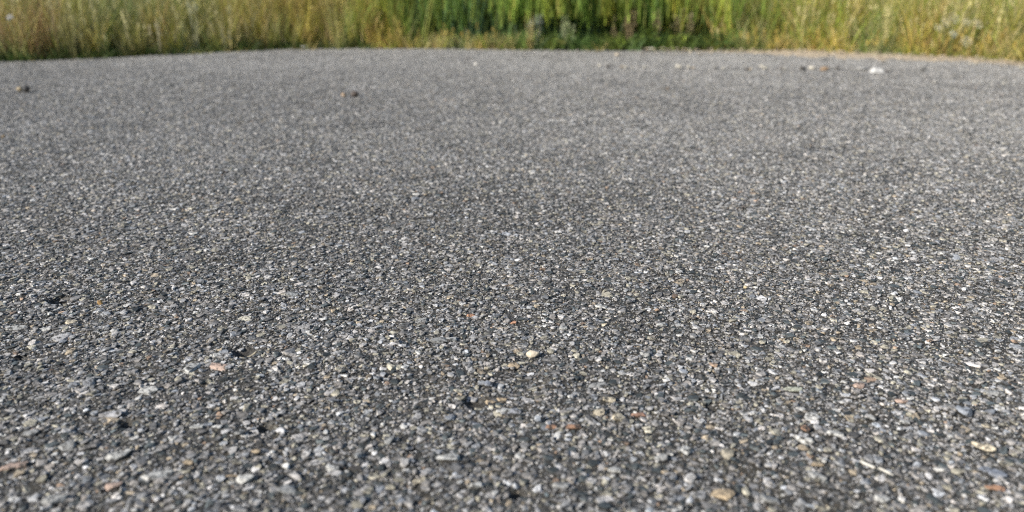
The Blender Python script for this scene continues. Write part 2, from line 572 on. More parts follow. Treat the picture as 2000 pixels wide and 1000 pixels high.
layer(.26, 3.5, .0066, .82, .0056, .28, .0034, .0095, .55, .0011)
layer(.26, 3.4, .0039, .80, .0030, .27, .0017, .0046, .35, .0007)
layer(.26, .95, .0021, .80, .0015, .30, .0008, .0026, .16, .0004, do_stamp=False)
layer(.95, 1.6, .0032, .60, .0020, .28, .0012, .003, .2, .0005, do_stamp=False)
p_ = {k: np.concatenate(v) for k, v in pts.items()}
npt = len(p_['x'])
p_['c'] = np.clip(p_['c'] * (1 + .07 * vnoise(p_['x'] / .34, p_['y'] / .34, 51) + .06 * vnoise(p_['x'] / .12, p_['y'] / .12, 52))[:, None], .01, .8)
print('aggregate stones:', npt)


def instanced(name, parent, p, hfac=.19):
    n = len(p['x'])
    z = base_z(p['x'], p['y']) + p['p'] - p['h'] * hfac
    me = bpy.data.meshes.new(name)
    me.vertices.add(n)
    me.vertices.foreach_set('co', np.stack([p['x'], p['y'], z], 1).astype(np.float32).ravel())
    a = me.attributes.new('rot', 'FLOAT_VECTOR', 'POINT')
    a.data.foreach_set('vector', np.stack([rng.normal(0, .07, n), rng.normal(0, .07, n), p['r']], 1).astype(np.float32).ravel())
    a = me.attributes.new('scl', 'FLOAT_VECTOR', 'POINT')
    a.data.foreach_set('vector', np.stack([p['w'], p['d'], p['h']], 1).astype(np.float32).ravel())
    a = me.attributes.new('idx', 'INT', 'POINT')
    a.data.foreach_set('value', rng.integers(0, NPROTO, n).astype(np.int32))
    a = me.attributes.new('col', 'FLOAT_COLOR', 'POINT')
    a.data.foreach_set('color', np.concatenate([p['c'], np.ones((n, 1))], 1).astype(np.float32).ravel())
    o = link(name, me, parent)
    g = bpy.data.node_groups.new(name, 'GeometryNodeTree')
    g.interface.new_socket('Geometry', in_out='INPUT', socket_type='NodeSocketGeometry')
    g.interface.new_socket('Geometry', in_out='OUTPUT', socket_type='NodeSocketGeometry')
    gi = g.nodes.new('NodeGroupInput'); go = g.nodes.new('NodeGroupOutput')
    ci = g.nodes.new('GeometryNodeCollectionInfo')
    ci.inputs['Collection'].default_value = proto_coll
    ci.inputs['Separate Children'].default_value = True
    ci.inputs['Reset Children'].default_value = True
    iop = g.nodes.new('GeometryNodeInstanceOnPoints')
    iop.inputs['Pick Instance'].default_value = True

    def attr(nm, dt):
        a = g.nodes.new('GeometryNodeInputNamedAttribute')
        a.data_type = dt
        a.inputs['Name'].default_value = nm
        return a.outputs[0]
    e2r = g.nodes.new('FunctionNodeEulerToRotation')
    L = g.links.new
    L(attr('rot', 'FLOAT_VECTOR'), e2r.inputs[0])
    L(e2r.outputs[0], iop.inputs['Rotation'])
    L(attr('scl', 'FLOAT_VECTOR'), iop.inputs['Scale'])
    L(attr('idx', 'INT'), iop.inputs['Instance Index'])
    L(ci.outputs[0], iop.inputs['Instance'])
    L(gi.outputs[0], iop.inputs['Points'])
    L(iop.outputs[0], go.inputs[0])
    md = o.modifiers.new('instances', 'NODES')
    md.node_group = g
    return o


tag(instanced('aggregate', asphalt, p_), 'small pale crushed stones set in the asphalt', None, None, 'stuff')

# ------------------------------------------------------------------ sand washed along the far right edge
spx = np.linspace(1300, 2060, 260)
inner, outer = [], []
for k, px in enumerate(spx):
    ex, ey = edge(px)
    r = math.hypot(ex, ey)
    wd = .20 * min(1, (px - 1300) / 220.0) * (0.75 + .5 * float(vnoise(np.array([px / 38.0]), np.array([3.0]), 12)[0]) + .3 * float(vnoise(np.array([px / 11.0]), np.array([3.0]), 13)[0])) + .004
    if px > 1720:
        wd *= max(.35, 1 - (px - 1720) / 260.0)
    f1 = 1 - wd / r
    f2 = 1 + .14 / r
    z1 = float(base_z(np.array([ex * f1]), np.array([ey * f1]))[0])
    inner.append((ex * f1, ey * f1, z1 + .0008)); outer.append((ex * f2, ey * f2, -.014 + .020 * min(1, (px - 1300) / 220.0)))
mid = [((a[0] * .6 + b_[0] * .4), (a[1] * .6 + b_[1] * .4), .5 * a[2] + .5 * b_[2] + .0035) for a, b_ in zip(inner, outer)]
vv = np.array(inner + mid + outer)
n = len(spx)
q = []
for r in range(2):
    for k in range(n - 1):
        q += [r * n + k, r * n + k + 1, (r + 1) * n + k + 1, (r + 1) * n + k]
sand = link('sand', np_mesh('sand', vv, np.array(q), 4, True), None, [M_SAND])
tag(sand, 'thin strip of beige sand along the right far edge of the asphalt', 'sand', None, 'stuff')
# fine gravel lying on the sand and near it
k = 900
gpx = rng.uniform(1250, 2040, k)
gg = np.array([edge(px) for px in gpx]); gr = np.hypot(gg[:, 0], gg[:, 1])
off = -np.abs(rng.normal(.02, .09, k)) + .04
gg = gg * (1 + off / gr)[:, None]
gw = np.clip(np.exp(rng.normal(math.log(.007), .35, k)), .003, .018)
gcol = np.clip(np.array([.46, .39, .29])[None] * np.exp(rng.normal(0, .3, k))[:, None], .05, .7)
o = instanced('gravel', None, dict(x=gg[:, 0], y=gg[:, 1], w=gw, d=gw * rng.uniform(.6, 1, k), h=gw * rng.uniform(.5, .8, k),
                                   r=rng.uniform(0, 6.28, k), c=gcol, p=gw * .55 + np.where(off > -.03, .006, 0.0)))
k = 520
gpx = rng.uniform(-250, 1300, k)
gg2 = np.array([edge(px) for px in gpx]); gr2 = np.hypot(gg2[:, 0], gg2[:, 1])
gg2 = gg2 * (1 - np.abs(rng.normal(.0, .07, k)) / gr2)[:, None]
gw2 = np.clip(np.exp(rng.normal(math.log(.005), .35, k)), .0025, .013)
o2 = instanced('loose_grit', None, dict(x=gg2[:, 0], y=gg2[:, 1], w=gw2, d=gw2 * rng.uniform(.6, 1, k), h=gw2 * rng.uniform(.5, .8, k), r=rng.uniform(0, 6.28, k),
                                        c=np.clip(np.array([.33, .30, .25])[None] * np.exp(rng.normal(0, .35, k))[:, None], .05, .6), p=gw2 * .5))
tag(o2, 'loose grey grit along the left and middle edge of the asphalt', 'grit', None, 'stuff')
tag(o, 'beige gravel scattered along the right far edge of the asphalt', 'gravel', None, 'stuff')


# ------------------------------------------------------------------ grass
def G(*c):
    return np.array(c)


OLIVE, GREEN, LIME, STRAW, OCHRE, RUSTY, BLUEG, DEEP = (G(.26, .25, .075), G(.13, .19, .045), G(.24, .32, .05), G(.50, .42, .20), G(.44, .345, .13),
                                                         G(.34, .22, .12), G(.09, .15, .075), G(.06, .10, .025))
YELG = G(.35, .33, .065)


def blades(bx, by, bz, h, w, col, lean, bend, segs=4):
    """numpy strips: one bent tapering blade per entry"""
    n = len(bx)
    yaw = rng.uniform(0, math.tau, n)
    la = rng.uniform(0, math.tau, n)
    ldx, ldy = np.cos(la) * lean, np.sin(la) * lean
    sdx, sdy = np.cos(yaw), np.sin(yaw)
    V = np.zeros((n, segs + 1, 2, 3))
    for s in range(segs + 1):
        t = s / segs
        off = t * 1.0
        bo = bend * t * t
        cx = bx + (ldx * off + np.cos(la) * bo) * h
        cy = by + (ldy * off + np.sin(la) * bo) * h
        cz = bz + h * t * (1 - .35 * bend * t)
        ww = w * (1 - t ** 1.6 * .93) * .5
        V[:, s, 0] = np.stack([cx - sdx * ww, cy - sdy * ww, cz], 1)
        V[:, s, 1] = np.stack([cx + sdx * ww, cy + sdy * ww, cz], 1)
    nv = (segs + 1) * 2
    base = (np.arange(n) * nv)[:, None, None]
    fq = np.array([[s * 2, s * 2 + 1, s * 2 + 3, s * 2 + 2] for s in range(segs)])[None]
    F = (base + fq).reshape(-1)
    CC = np.repeat(col, nv, axis=0)
    return V.reshape(-1, 3), F, CC


def grains(n_heads, hx, hy, hz, hl, col, per=16, spread=.006, size=.0035):
    """seed heads: little diamond faces round the top of a stalk"""
    k = n_heads * per
    rep = lambda a: np.repeat(a, per)
    t = rng.random(k)
    ang = rng.uniform(0, math.tau, k)
    rad = spread * (1 - .6 * t) * rng.uniform(.3, 1.2, k)
    cx, cy, cz = rep(hx) + np.cos(ang) * rad, rep(hy) + np.sin(ang) * rad, rep(hz) + t * rep(hl)
    s = size * rng.uniform(.6, 1.3, k)
    a2 = rng.uniform(0, math.tau, k)
    dx, dy = np.cos(a2) * s * .6, np.sin(a2) * s * .6
    tx, ty = np.cos(ang) * s * .5, np.sin(ang) * s * .5
    V = np.stack([np.stack([cx, cy, cz - s], 1), np.stack([cx + dx, cy + dy, cz], 1), np.stack([cx + tx, cy + ty, cz + s * 1.3], 1), np.stack([cx - dx, cy - dy, cz], 1)], 1).reshape(-1, 3)
    F = np.arange(k * 4)
    return V, F, np.repeat(np.repeat(col, per, axis=0), 4, axis=0)


def colored(name, parts, parent=None, smooth=True):
    V, F, CC, o = [], [], [], 0
    for v, f, c in parts:
        V.append(v); F.append(f + o); CC.append(c); o += len(v)
    V = np.concatenate(V); F = np.concatenate(F); CC = np.concatenate(CC)
    me = np_mesh(name, V, F, 4, smooth)
    a = me.attributes.new('col', 'FLOAT_COLOR', 'POINT')
    a.data.foreach_set('color', np.concatenate([np.clip(CC, 0, 1), np.ones((len(CC), 1))], 1).astype(np.float32).ravel())
    return link(name, me, parent, [M_PLANT])


EDGE_TAB_PX = np.linspace(-420, 2450, 800)
EDGE_TAB = np.array([edge(px) for px in EDGE_TAB_PX])


def edge_v(px):
    return np.stack([np.interp(px, EDGE_TAB_PX, EDGE_TAB[:, 0]), np.interp(px, EDGE_TAB_PX, EDGE_TAB[:, 1])], 1)


def patch(px0, px1, d0, d1, n, h0, h1, w0, w1, cols, weights, lean=.14, bend=.25, segs=4, clump=True, heads=0, head_col=None, jig=.25, power=1.0, slope=0.0, z0=-.022, fuzz=22, gaps=()):
    """n blades between the photograph's columns px0..px1, from d0 to d1 metres behind the asphalt edge"""
    px = rng.uniform(px0, px1, n) + rng.normal(0, 9, n)
    dd = d0 + (d1 - d0) * rng.random(n) ** power
    if clump:
        k = max(3, n // 26)
        cpx = rng.uniform(px0, px1, k) + rng.normal(0, fuzz, k); cdd = d0 + (d1 - d0) * rng.random(k) ** power
        w = rng.integers(0, k, n)
        m = rng.random(n) < .75
        px = np.where(m, cpx[w] + rng.normal(0, 6, n), px)
        dd = np.where(m, np.maximum(cdd[w] + rng.normal(0, .016, n), d0 - .01), dd)
    else:
        w = rng.integers(0, 10, n)
    e = edge_v(px); r = np.hypot(e[:, 0], e[:, 1])
    q = e * (1 + dd / r)[:, None]
    h = rng.uniform(h0, h1, n)
    if slope:
        h *= .30 + .70 * np.clip(dd / slope, 0, 1)
    if clump:
        h *= rng.uniform(.5, 1.2, k)[w]
    ci = rng.choice(len(cols), n, p=np.array(weights) / sum(weights))
    if clump:
        cc = rng.choice(len(cols), k, p=np.array(weights) / sum(weights))
        ci = np.where(rng.random(n) < .55, cc[w], ci)
    col = np.array(cols)[ci] * np.exp(rng.normal(0, jig, n))[:, None]
    drift = vnoise(px / 42.0, dd * 5, 41) + .6 * vnoise(px / 16.0, dd * 9, 42)       # patches of greener and drier growth
    col = col * np.stack([1 + .22 * drift, 1 + .05 * drift, 1 - .1 * drift], 1) * (1 + .22 * vnoise(px / 27.0, dd * 6, 43))[:, None]
    if gaps:
        keep_ = np.ones(n, bool)
        for (gpx_, gw_, gd_) in gaps:
            keep_ &= ~((np.abs(px - gpx_) < gw_) & (dd < gd_) & (rng.random(n) < .85))
        q, h, col, n = q[keep_], h[keep_], col[keep_], int(keep_.sum())
    z = np.full(n, z0) if np.isscalar(z0) else rng.uniform(z0[0], z0[1], n)
    parts = [blades(q[:, 0], q[:, 1], z, h + .02, rng.uniform(w0, w1, n), col, rng.uniform(.2, 1, n) * lean, rng.uniform(.2, 1, n) * bend, segs)]
    if heads:
        hi = rng.choice(n, heads)
        hx = q[hi, 0] + rng.normal(0, .006, heads); hy = q[hi, 1] + rng.normal(0, .006, heads)
        hh = np.minimum(h[hi] * rng.uniform(.55, 1.0, heads), .24)
        hc = np.array(head_col)[None] * np.exp(rng.normal(0, .2, heads))[:, None]
        parts.append(blades(hx, hy, np.full(heads, -.02), hh + .05, np.full(heads, .0017), hc * .9, np.zeros(heads), np.zeros(heads) + .02, 3))
        parts.append(grains(heads, hx, hy, hh, rng.uniform(.02, .05, heads), hc))
    return parts


tall = []
# left bank: olive and straw, tall right up to the edge
LO = G(.42, .395, .15)
tall += patch(-380, 30, .04, .9, 4600, .16, .44, .0025, .005, [LO, OLIVE, GREEN, STRAW, RUSTY], [3, 2, 2, 2.4, 1.2], lean=.3, bend=.45, heads=260, head_col=(.52, .46, .27), slope=.30)
tall += patch(20, 520, .03, .85, 8600, .14, .42, .0025, .005, [LO, OLIVE, GREEN, YELG, STRAW], [4, 2, 2, 3.0, 2.2], lean=.3, bend=.45, heads=620, head_col=(.54, .50, .28), slope=.30, gaps=[(225, 12, .3), (400, 9, .25), (470, 12, .25), (90, 8, .2)])
tall += patch(500, 770, .03, .8, 5400, .16, .42, .0025, .005, [YELG, OCHRE, OLIVE, RUSTY, STRAW], [4.5, 3, 2, .7, 1.0], lean=.26, bend=.4, heads=200, head_col=(.52, .42, .16), slope=.28, fuzz=60)
# right bank
tall += patch(1430, 2060, .05, .9, 10500, .14, .42, .0025, .005, [YELG, LIME, OCHRE, GREEN, STRAW], [4.5, 3, 1.6, 1.6, 2.6], lean=.3, bend=.45, heads=700, head_col=(.60, .54, .27), slope=.28, fuzz=60, gaps=[(1512, 16, .45), (1905, 9, .3), (1600, 8, .25), (1745, 8, .2)])
tall += patch(2040, 2420, .05, .8, 3600, .16, .40, .003, .005, [YELG, LIME, OLIVE, STRAW], [4, 3, 3, 1.5], heads=90, head_col=(.46, .40, .2), slope=.28)
tag(colored('tall_grass', tall), 'tall olive and yellow green grass on both banks beyond the asphalt', 'grass', None, 'stuff')

reed = []
reed += patch(765, 1190, .24, 1.0, 4200, .22, .48, .003, .0065, [BLUEG, GREEN * .9, DEEP, LIME], [4, 2, 3, .5], lean=.16, bend=.3, fuzz=35)
reed += patch(735, 1010, .12, .55, 900, .12, .28, .0022, .004, [LIME, GREEN, YELG], [5, 3, 1.5], lean=.13, bend=.16, z0=(.07, .21), clump=False)
reed += patch(960, 1300, .08, .55, 2000, .12, .28, .0022, .0042, [LIME * 1.15, GREEN, YELG], [6, 2.4, 2], lean=.13, bend=.16, z0=(.08, .21), clump=False)
reed += patch(1000, 1200, .05, .4, 900, .12, .26, .0025, .0045, [LIME, YELG, GREEN], [5, 1, 2], lean=.14, bend=.18, z0=(.12, .2), fuzz=60)
reed += patch(700, 840, .08, .5, 1000, .14, .40, .003, .0055, [LIME, GREEN, YELG], [4, 3, 2], lean=.16, bend=.3, fuzz=45)
reed += patch(1180, 1480, .26, 1.1, 3000, .2, .42, .003, .006, [LIME, GREEN, YELG, DEEP], [4, 2, 3, 1], lean=.2, bend=.35, slope=.7, fuzz=40)
reed += patch(1190, 1460, .12, .5, 1100, .12, .26, .0025, .0045, [LIME, YELG, GREEN], [4, 3, 2], lean=.2, bend=.25, z0=(.06, .2), fuzz=60)
reed += patch(760, 1190, .14, .45, 520, .16, .4, .003, .005, [BLUEG, GREEN, LIME], [4, 3, 1], lean=.16, bend=.25, clump=False)
tag(colored('reed_grass', reed), 'upright broad green blades in the shaded hollow at the middle', 'grass', None, 'stuff')

dry = []
dry += patch(740, 1010, .01, .16, 1500, .03, .085, .002, .004, [OCHRE, STRAW, YELG, RUSTY], [4, 3, 2, 1], lean=.35, bend=.5, heads=40, head_col=(.42, .32, .1))
dry += patch(1430, 2000, .02, .14, 1800, .03, .10, .002, .004, [OCHRE, STRAW, YELG, RUSTY], [4, 2.5, 2, 1], lean=.35, bend=.5, heads=110, head_col=(.48, .36, .1))
dry += patch(10, 110, .05, .3, 420, .14, .34, .0018, .003, [RUSTY, STRAW, G(.36, .24, .14)], [3, 2, 3], lean=.2, bend=.2)
dry += patch(1015, 1060, .02, .08, 60, .08, .16, .002, .003, [STRAW, OCHRE], [3, 2], lean=.06, bend=.1)
tag(colored('dry_grass', dry), 'short dry straw coloured grass at the foot of the banks', 'grass', None, 'stuff')

low = []
low += patch(-380, 720, .0, .14, 6200, .02, .06, .003, .006, [DEEP, GREEN * .7, OLIVE * .5], [5, 2, 1], lean=.4, bend=.6)  # self-shadowed foot of the left bank put into darker blade colours
low += patch(740, 1010, .02, .3, 1300, .03, .09, .003, .006, [GREEN, LIME, OLIVE], [3, 2, 2], lean=.4, bend=.6)
low += patch(-300, 2060, -.055, .03, 700, .012, .05, .002, .004, [STRAW, OLIVE, OCHRE, GREEN], [3, 2, 2, 2], lean=.9, bend=.9)
low += patch(960, 1440, .01, .34, 3600, .03, .10, .003, .007, [GREEN, DEEP, LIME], [4, 2, 1], lean=.4, bend=.6)
low += patch(1400, 2060, .01, .16, 3200, .02, .08, .003, .006, [GREEN, OLIVE, YELG], [3, 3, 3], lean=.4, bend=.6)
tag(colored('undergrowth', low), 'low dark green tufts along the foot of the grass', 'undergrowth', None, 'stuff')

back = []
back += patch(-420, 2450, .75, 6.0, 26000, .25, .5, .006, .012, [OLIVE, GREEN, YELG, LIME, STRAW], [4, 3, 4, 2, 1.5], segs=3, clump=False)
tag(colored('meadow', back), 'meadow grass far behind the banks', 'grass', None, 'stuff')


# ------------------------------------------------------------------ plants that can be told apart
def at_edge(px, back_m):
    ex, ey = edge(px)
    r = math.hypot(ex, ey)
    return ex * (1 + back_m / r), ey * (1 + back_m / r)


def z_at(px, py, x, y):
    """height at which the ray through a pixel passes over ground point x, y"""
    a = (py - 500.0) / FPX
    dy = math.cos(PITCH) - a * math.sin(PITCH)
    dz = -math.sin(PITCH) - a * math.cos(PITCH)
    return CAM_H + dz * (y / dy)


def tube(points, radii, sides=6):
    V, F = [], []
    pts = [Vector(p) for p in points]
    for k, p in enumerate(pts):
        t = (pts[min(k + 1, len(pts) - 1)] - pts[max(k - 1, 0)]).normalized()
        u = t.orthogonal().normalized(); w = t.cross(u)
        for s in range(sides):
            a = math.tau * s / sides
            V.append(p + (u * math.cos(a) + w * math.sin(a)) * radii[k])
    for k in range(len(pts) - 1):
        for s in range(sides):
            F += [k * sides + s, k * sides + (s + 1) % sides, (k + 1) * sides + (s + 1) % sides, (k + 1) * sides + s]
    return np.array([tuple(v) for v in V]), np.array(F)


def solid_col(part, c):
    v, f = part
    return v, f, np.repeat(np.array(c)[None], len(v), 0)


def empty(name, loc):
    o = bpy.data.objects.new(name, None)
    o.empty_display_size = .02
    COL.objects.link(o)
    o.location = loc
    return o


def umbel(px, py, width_px, tilt, label, col=(.58, .54, .40), back_m=.02, group='white flower heads above the right bank'):
    x, y = at_edge(px, back_m)
    z = z_at(px, py, x, y)
    root = empty('wildflower', (x, y, -.03))
    tag(root, label, 'flower', group)
    hz = z + .03
    v, f = tube([(0.01, .01, 0), (.006, .004, hz * .5), (0, 0, hz - .012)], [.0016, .0013, .001])
    colored('stem', [solid_col((v, f), (.14, .18, .05))], root)
    R_ = width_px * .5 * y / FPX
    tilt = tilt * random.choice((-.6, .3, .8, 1.2)); width_px *= random.uniform(.6, .8)
    rot = Matrix.Rotation(tilt, 3, 'Y') @ Matrix.Rotation(random.uniform(.7, 1.0), 3, 'X')
    ray_parts = []
    for k in range(9):
        a = math.tau * k / 9
        e = rot @ Vector((math.cos(a) * R_ * .7, math.sin(a) * R_ * .7, .010))
        v, f = tube([(0, 0, hz - .013), tuple(Vector((0, 0, hz - .013)) + e)], [.0006, .0005], 4)
        ray_parts.append(solid_col((v, f), (.18, .22, .08)))
    colored('flower_stalks', ray_parts, root)
    V, F = [], []
    for k in range(105):
        a = random.uniform(0, math.tau); r = R_ * math.sqrt(random.random())
        cc = Vector((math.cos(a) * r, math.sin(a) * r, .0015 * math.sin(5 * a + r * 900) + .003 * (1 - (r / R_) ** 2)))
        s = random.uniform(.0012, .0022)
        t1 = Vector((random.gauss(0, 1), random.gauss(0, 1), random.gauss(0, .35))).normalized() * s
        t2 = t1.cross(Vector((random.gauss(0, .3), random.gauss(0, .3), 1)).normalized()) * 1.0
        b0 = len(V)
        for dv in (t1, t2, -t1, -t2):
            V.append(tuple(Vector((0, 0, hz)) + rot @ (cc + dv)))
        F += [b0, b0 + 1, b0 + 2, b0 + 3]
    colored('flower_head', [solid_col((np.array(V), np.array(F)), col)], root)
    return root


umbel(1848, 36, 22, .25, 'highest white flower head of the cluster over the right bank')
umbel(1834, 45, 20, .30, 'white flower head in the middle of the left trio over the right bank')
umbel(1822, 54, 20, .25, 'lowest white flower head of the left trio over the right bank')
umbel(1894, 46, 22, .15, 'lone bright white flower head to the right of the cluster')
umbel(1852, 66, 16, .15, 'small dull white flower head hanging below the cluster', (.52, .55, .46))
umbel(1880, 81, 24, .20, 'wide white flower head lowest on the right bank', (.66, .60, .46), .01)
umbel(1873, 43, 16, .2, 'faint cream flower head between the trio and the lone bright one', (.58, .54, .36), .03)
umbel(38, 34, 12, .2, 'single tiny white flower among the reddish stalks at far left', (.42, .42, .42), .01, 'white flowers on the left bank')


def seed_plant(px, py, hpx, wpx, label, col, stalks=5, back_m=.015, name='seed_grass', cat='grass', group='pale seed heads on the banks', droop=0.0):
    x, y = at_edge(px, back_m)
    z = z_at(px, py, x, y)
    s = y / FPX
    root = empty(name, (x, y, -.03))
    tag(root, label, cat, group)
    for k in range(stalks):
        ox = random.gauss(0, wpx * .32 * s); top = z + .03 + random.uniform(-.3, .5) * hpx * s
        colored('stem', [solid_col(tube([(ox * .3, 0, 0), (ox * .7, random.gauss(0, .004), top * .6), (ox + droop * .01, random.gauss(0, .006), top)], [.0014, .0011, .0007], 5), np.array(col) * .8)], root)
        n1 = 1
        v, f, c = grains(n1, np.array([ox]), np.array([0.0]), np.array([top - hpx * s * .5]), np.array([hpx * s]), np.array([col]), 34, wpx * .16 * s, .0034)
        colored('seed_head', [(v, f, c)], root)
    return root


seed_plant(385, 15, 16, 26, 'pale feathery seed head near the top of the left bank', (.46, .46, .30))
seed_plant(312, 57, 16, 22, 'cream seed head halfway up the left bank', (.50, .46, .30))
seed_plant(448, 68, 18, 14, 'pale seed head leaning out at the foot of the left bank', (.46, .44, .30), 3, .02)
seed_plant(362, 52, 10, 12, 'small pale seed head between two larger ones on the left bank', (.42, .42, .22), 2)
seed_plant(146, 45, 22, 24, 'bushy yellow seed heads right of the reddish stalks', (.40, .37, .16), 6)
seed_plant(1045, 46, 16, 26, 'whitish grey seed heads before the dark hollow', (.30, .33, .28), 4, .06, group='pale seed heads in the hollow')
seed_plant(1110, 54, 26, 24, 'creamy green seed heads on the right side of the dark hollow', (.36, .40, .22), 6, .06, group='pale seed heads in the hollow')
seed_plant(1228, 36, 44, 42, 'tall tan dock plant with a broad brown seed spike', (.36, .28, .16), 9, .10, 'dock_plant', 'plant', 'brown dock plants')
seed_plant(1282, 44, 28, 22, 'narrow tan dock plant right of the tallest one', (.36, .29, .17), 5, .12, 'dock_plant', 'plant', 'brown dock plants')
seed_plant(1330, 46, 26, 50, 'wide low brown dock plant above the leafy weeds', (.32, .27, .15), 8, .14, 'dock_plant', 'plant', 'brown dock plants')


def leafy(px, py_top, wpx, label, n=60, cols=(GREEN, LIME, DEEP), back_m=.06, group='leafy weeds at the far edge'):
    x, y = at_edge(px, back_m)
    s = y / FPX
    h = z_at(px, py_top, x, y) + .03
    root = empty('leafy_weed', (x, y, -.03))
    tag(root, label, 'weed', group)
    stem, leaves = [], []
    for k in range(7):
        a = random.uniform(0, math.tau)
        tip = (math.cos(a) * wpx * .35 * s, math.sin(a) * .05, h * random.uniform(.6, .95))
        stem.append(solid_col(tube([(0, 0, 0), (tip[0] * .4, tip[1] * .4, tip[2] * .6), tip], [.002, .0015, .0008], 5), (.09, .12, .04)))
    colored('stem', stem, root)
    V, F, CC = [], [], []
    for k in range(n):
        t = random.random() ** .7
        cx = random.gauss(0, wpx * .28 * s); cy = random.gauss(0, .03); cz = h * (.12 + .85 * t) * (1 - .4 * min(1, abs(cx) / (wpx * .5 * s)) ** 2)
        a = random.uniform(0, math.tau)
        L_ = random.uniform(.016, .034); w_ = L_ * random.uniform(.28, .42)
        dir_ = Vector((math.cos(a), math.sin(a), random.uniform(-.3, .7))).normalized()
        side = dir_.cross(Vector((0, 0, 1))).normalized() * w_
        up = dir_.cross(side).normalized() * (w_ * .35)
        b0 = len(V)
        c0 = Vector((cx, cy, cz))
        P5 = [c0, c0 + dir_ * L_ * .5 + side + up, c0 + dir_ * L_ + Vector((0, 0, -.25 * L_)), c0 + dir_ * L_ * .5 - side + up, c0 + dir_ * L_ * .55]
        V += [tuple(q) for q in P5]
        F += [b0, b0 + 1, b0 + 2, b0 + 4, b0, b0 + 4, b0 + 2, b0 + 3]
        c = random.choice(cols) * math.exp(random.gauss(0, .2))
        CC += [c] * 5
    colored('foliage', [(np.array(V), np.array(F), np.array(CC))], root, False)
    return root


leafy(1265, 52, 70, 'dense leafy green weed under the tan dock plant', 120)
leafy(1330, 60, 60, 'bright leafy weed under the wide brown dock plant', 90)
leafy(1392, 58, 60, 'dark leafy weed beside the yellow right bank', 110, (DEEP, GREEN, DEEP))
leafy(1212, 70, 44, 'small leafy weed at the left end of the weed row', 60)
leafy(1090, 74, 60, 'low olive weed beneath the creamy green seed heads', 70, (OLIVE, GREEN, DEEP))


# ------------------------------------------------------------------ loose things on the asphalt
def loose(name, px, py, wpx, hpx, col, label, cat='stone', group=None, seed=1, turn=0.0, deep=.8, sub=2, lift=0.0, npts=14, flat=.8):
    x, y = ground(px, py + hpx * .45)
    s = scale_at(px, py)
    me = hull_stone(seed * 7 + 900, npts, flat, sub)
    me.name = name
    for pl in me.polygons:
        pl.use_smooth = sub > 1
    o = link(name, me, None, [stone_material(name + '_rock', col)])
    w, h = wpx * s, hpx * s
    o.scale = (w, w * deep, h * 1.25)
    z = float(base_z(np.array([x]), np.array([y]))[0])
    o.location = (x, y, z + h * .52 + .0008 + lift)
    o.rotation_euler = (0, 0, math.radians(turn))
    tag(o, label, cat, group)
    return o


loose('pebble', 1041, 697, 29, 12, (.55, .48, .37), 'cream kidney shaped pebble lying on the asphalt near the middle', 'pebble', None, 3, 0, .6)
loose('pebble', 197, 593, 11, 9, (.45, .27, .10), 'small orange pebble right of the black pit at left', 'pebble', None, 4)
loose('pebble', 1455, 566, 9, 6, (.50, .40, .24), 'small tan pebble right of the middle of the asphalt', 'pebble', None, 18)
loose('stone', 52, 175, 17, 11, (.012, .011, .010), 'black shaded half of the tan stone at the far left of the asphalt', 'stone', None, 5)  # shaded side of the tan stone, painted black as its own lump
loose('stone', 39, 174, 12, 9, (.36, .29, .18), 'tan lit half of the stone, touching its black shaded half at far left', 'stone', None, 6)
loose('stone', 106, 168, 14, 5, (.10, .10, .095), 'flat grey chip right of the tan and black stone at far left', 'stone', None, 7)
loose('stone', 8, 267, 9, 7, (.10, .07, .035), 'small brown stone at the left border of the asphalt', 'stone', None, 8)
loose('stone', 693, 184, 15, 11, (.05, .036, .028), 'larger dark brown stone of the pair on the far asphalt', 'stone', None, 9)
loose('stone', 671, 186, 13, 8, (.36, .26, .17), 'smaller tan stone of the pair on the far asphalt', 'stone', None, 10)
loose('stone', 930, 126, 9, 6, (.48, .46, .42), 'pale speck of stone alone on the far middle asphalt', 'stone', None, 11)
loose('stone', 598, 93, 20, 5, (.42, .42, .42), 'pale flat stone at the corner of the asphalt under the left bank', 'stone', None, 12)
loose('stone', 1566, 135, 13, 9, (.10, .095, .09), 'dark grey stone left of the tan one in the right row', 'stone', None, 13)
loose('stone', 1586, 134, 17, 7, (.46, .43, .36), 'pale flat stone between the dark and tan stones in the right row', 'stone', None, 14)
loose('stone', 1609, 136, 19, 8, (.24, .165, .10), 'tan brown stone beside the pale flat stone in the right row', 'stone', None, 15)
loose('stone', 1636, 135, 11, 10, (.075, .072, .07), 'darkest round stone left of the white scrap', 'stone', None, 16)
loose('stone', 1683, 137, 22, 5, (.40, .39, .37), 'low pale smear of stone chips just left of the white scrap', 'stone', None, 22)
loose('stone', 1730, 142, 9, 5, (.10, .09, .085), 'small dark chip touching the right end of the white scrap', 'stone', None, 23)
loose('stone', 1610, 118, 14, 4, (.16, .16, .155), 'faint grey chip behind the tan brown stone', 'stone', None, 24)
loose('stone', 1803, 137, 14, 7, (.15, .15, .145), 'grey stone alone to the right of the white scrap', 'stone', None, 17)
loose('stone', 1859, 154, 8, 6, (.20, .20, .19), 'tiny grey stone nearest the camera right of the white scrap', 'stone', None, 19)
loose('stone', 1205, 107, 12, 5, (.50, .43, .33), 'pale stone at the far edge beneath the small leafy weed', 'stone', None, 20)
loose('stone', 1303, 175, 10, 6, (.13, .11, .09), 'dark brown stone nearer than the grit row', 'stone', None, 21)
ROW = [(1171, 128, 6), (1187, 129, 8), (1214, 131, 6), (1221, 131, 6), (1236, 132, 5), (1248, 130, 6), (1259, 132, 6), (1279, 132, 5), (1325, 131, 10), (1346, 132, 8),
       (1354, 133, 5), (1397, 133, 8), (1412, 134, 5), (1459, 135, 8), (1466, 136, 5), (1488, 130, 7), (1494, 134, 10), (1525, 135, 8), (1532, 136, 6)]
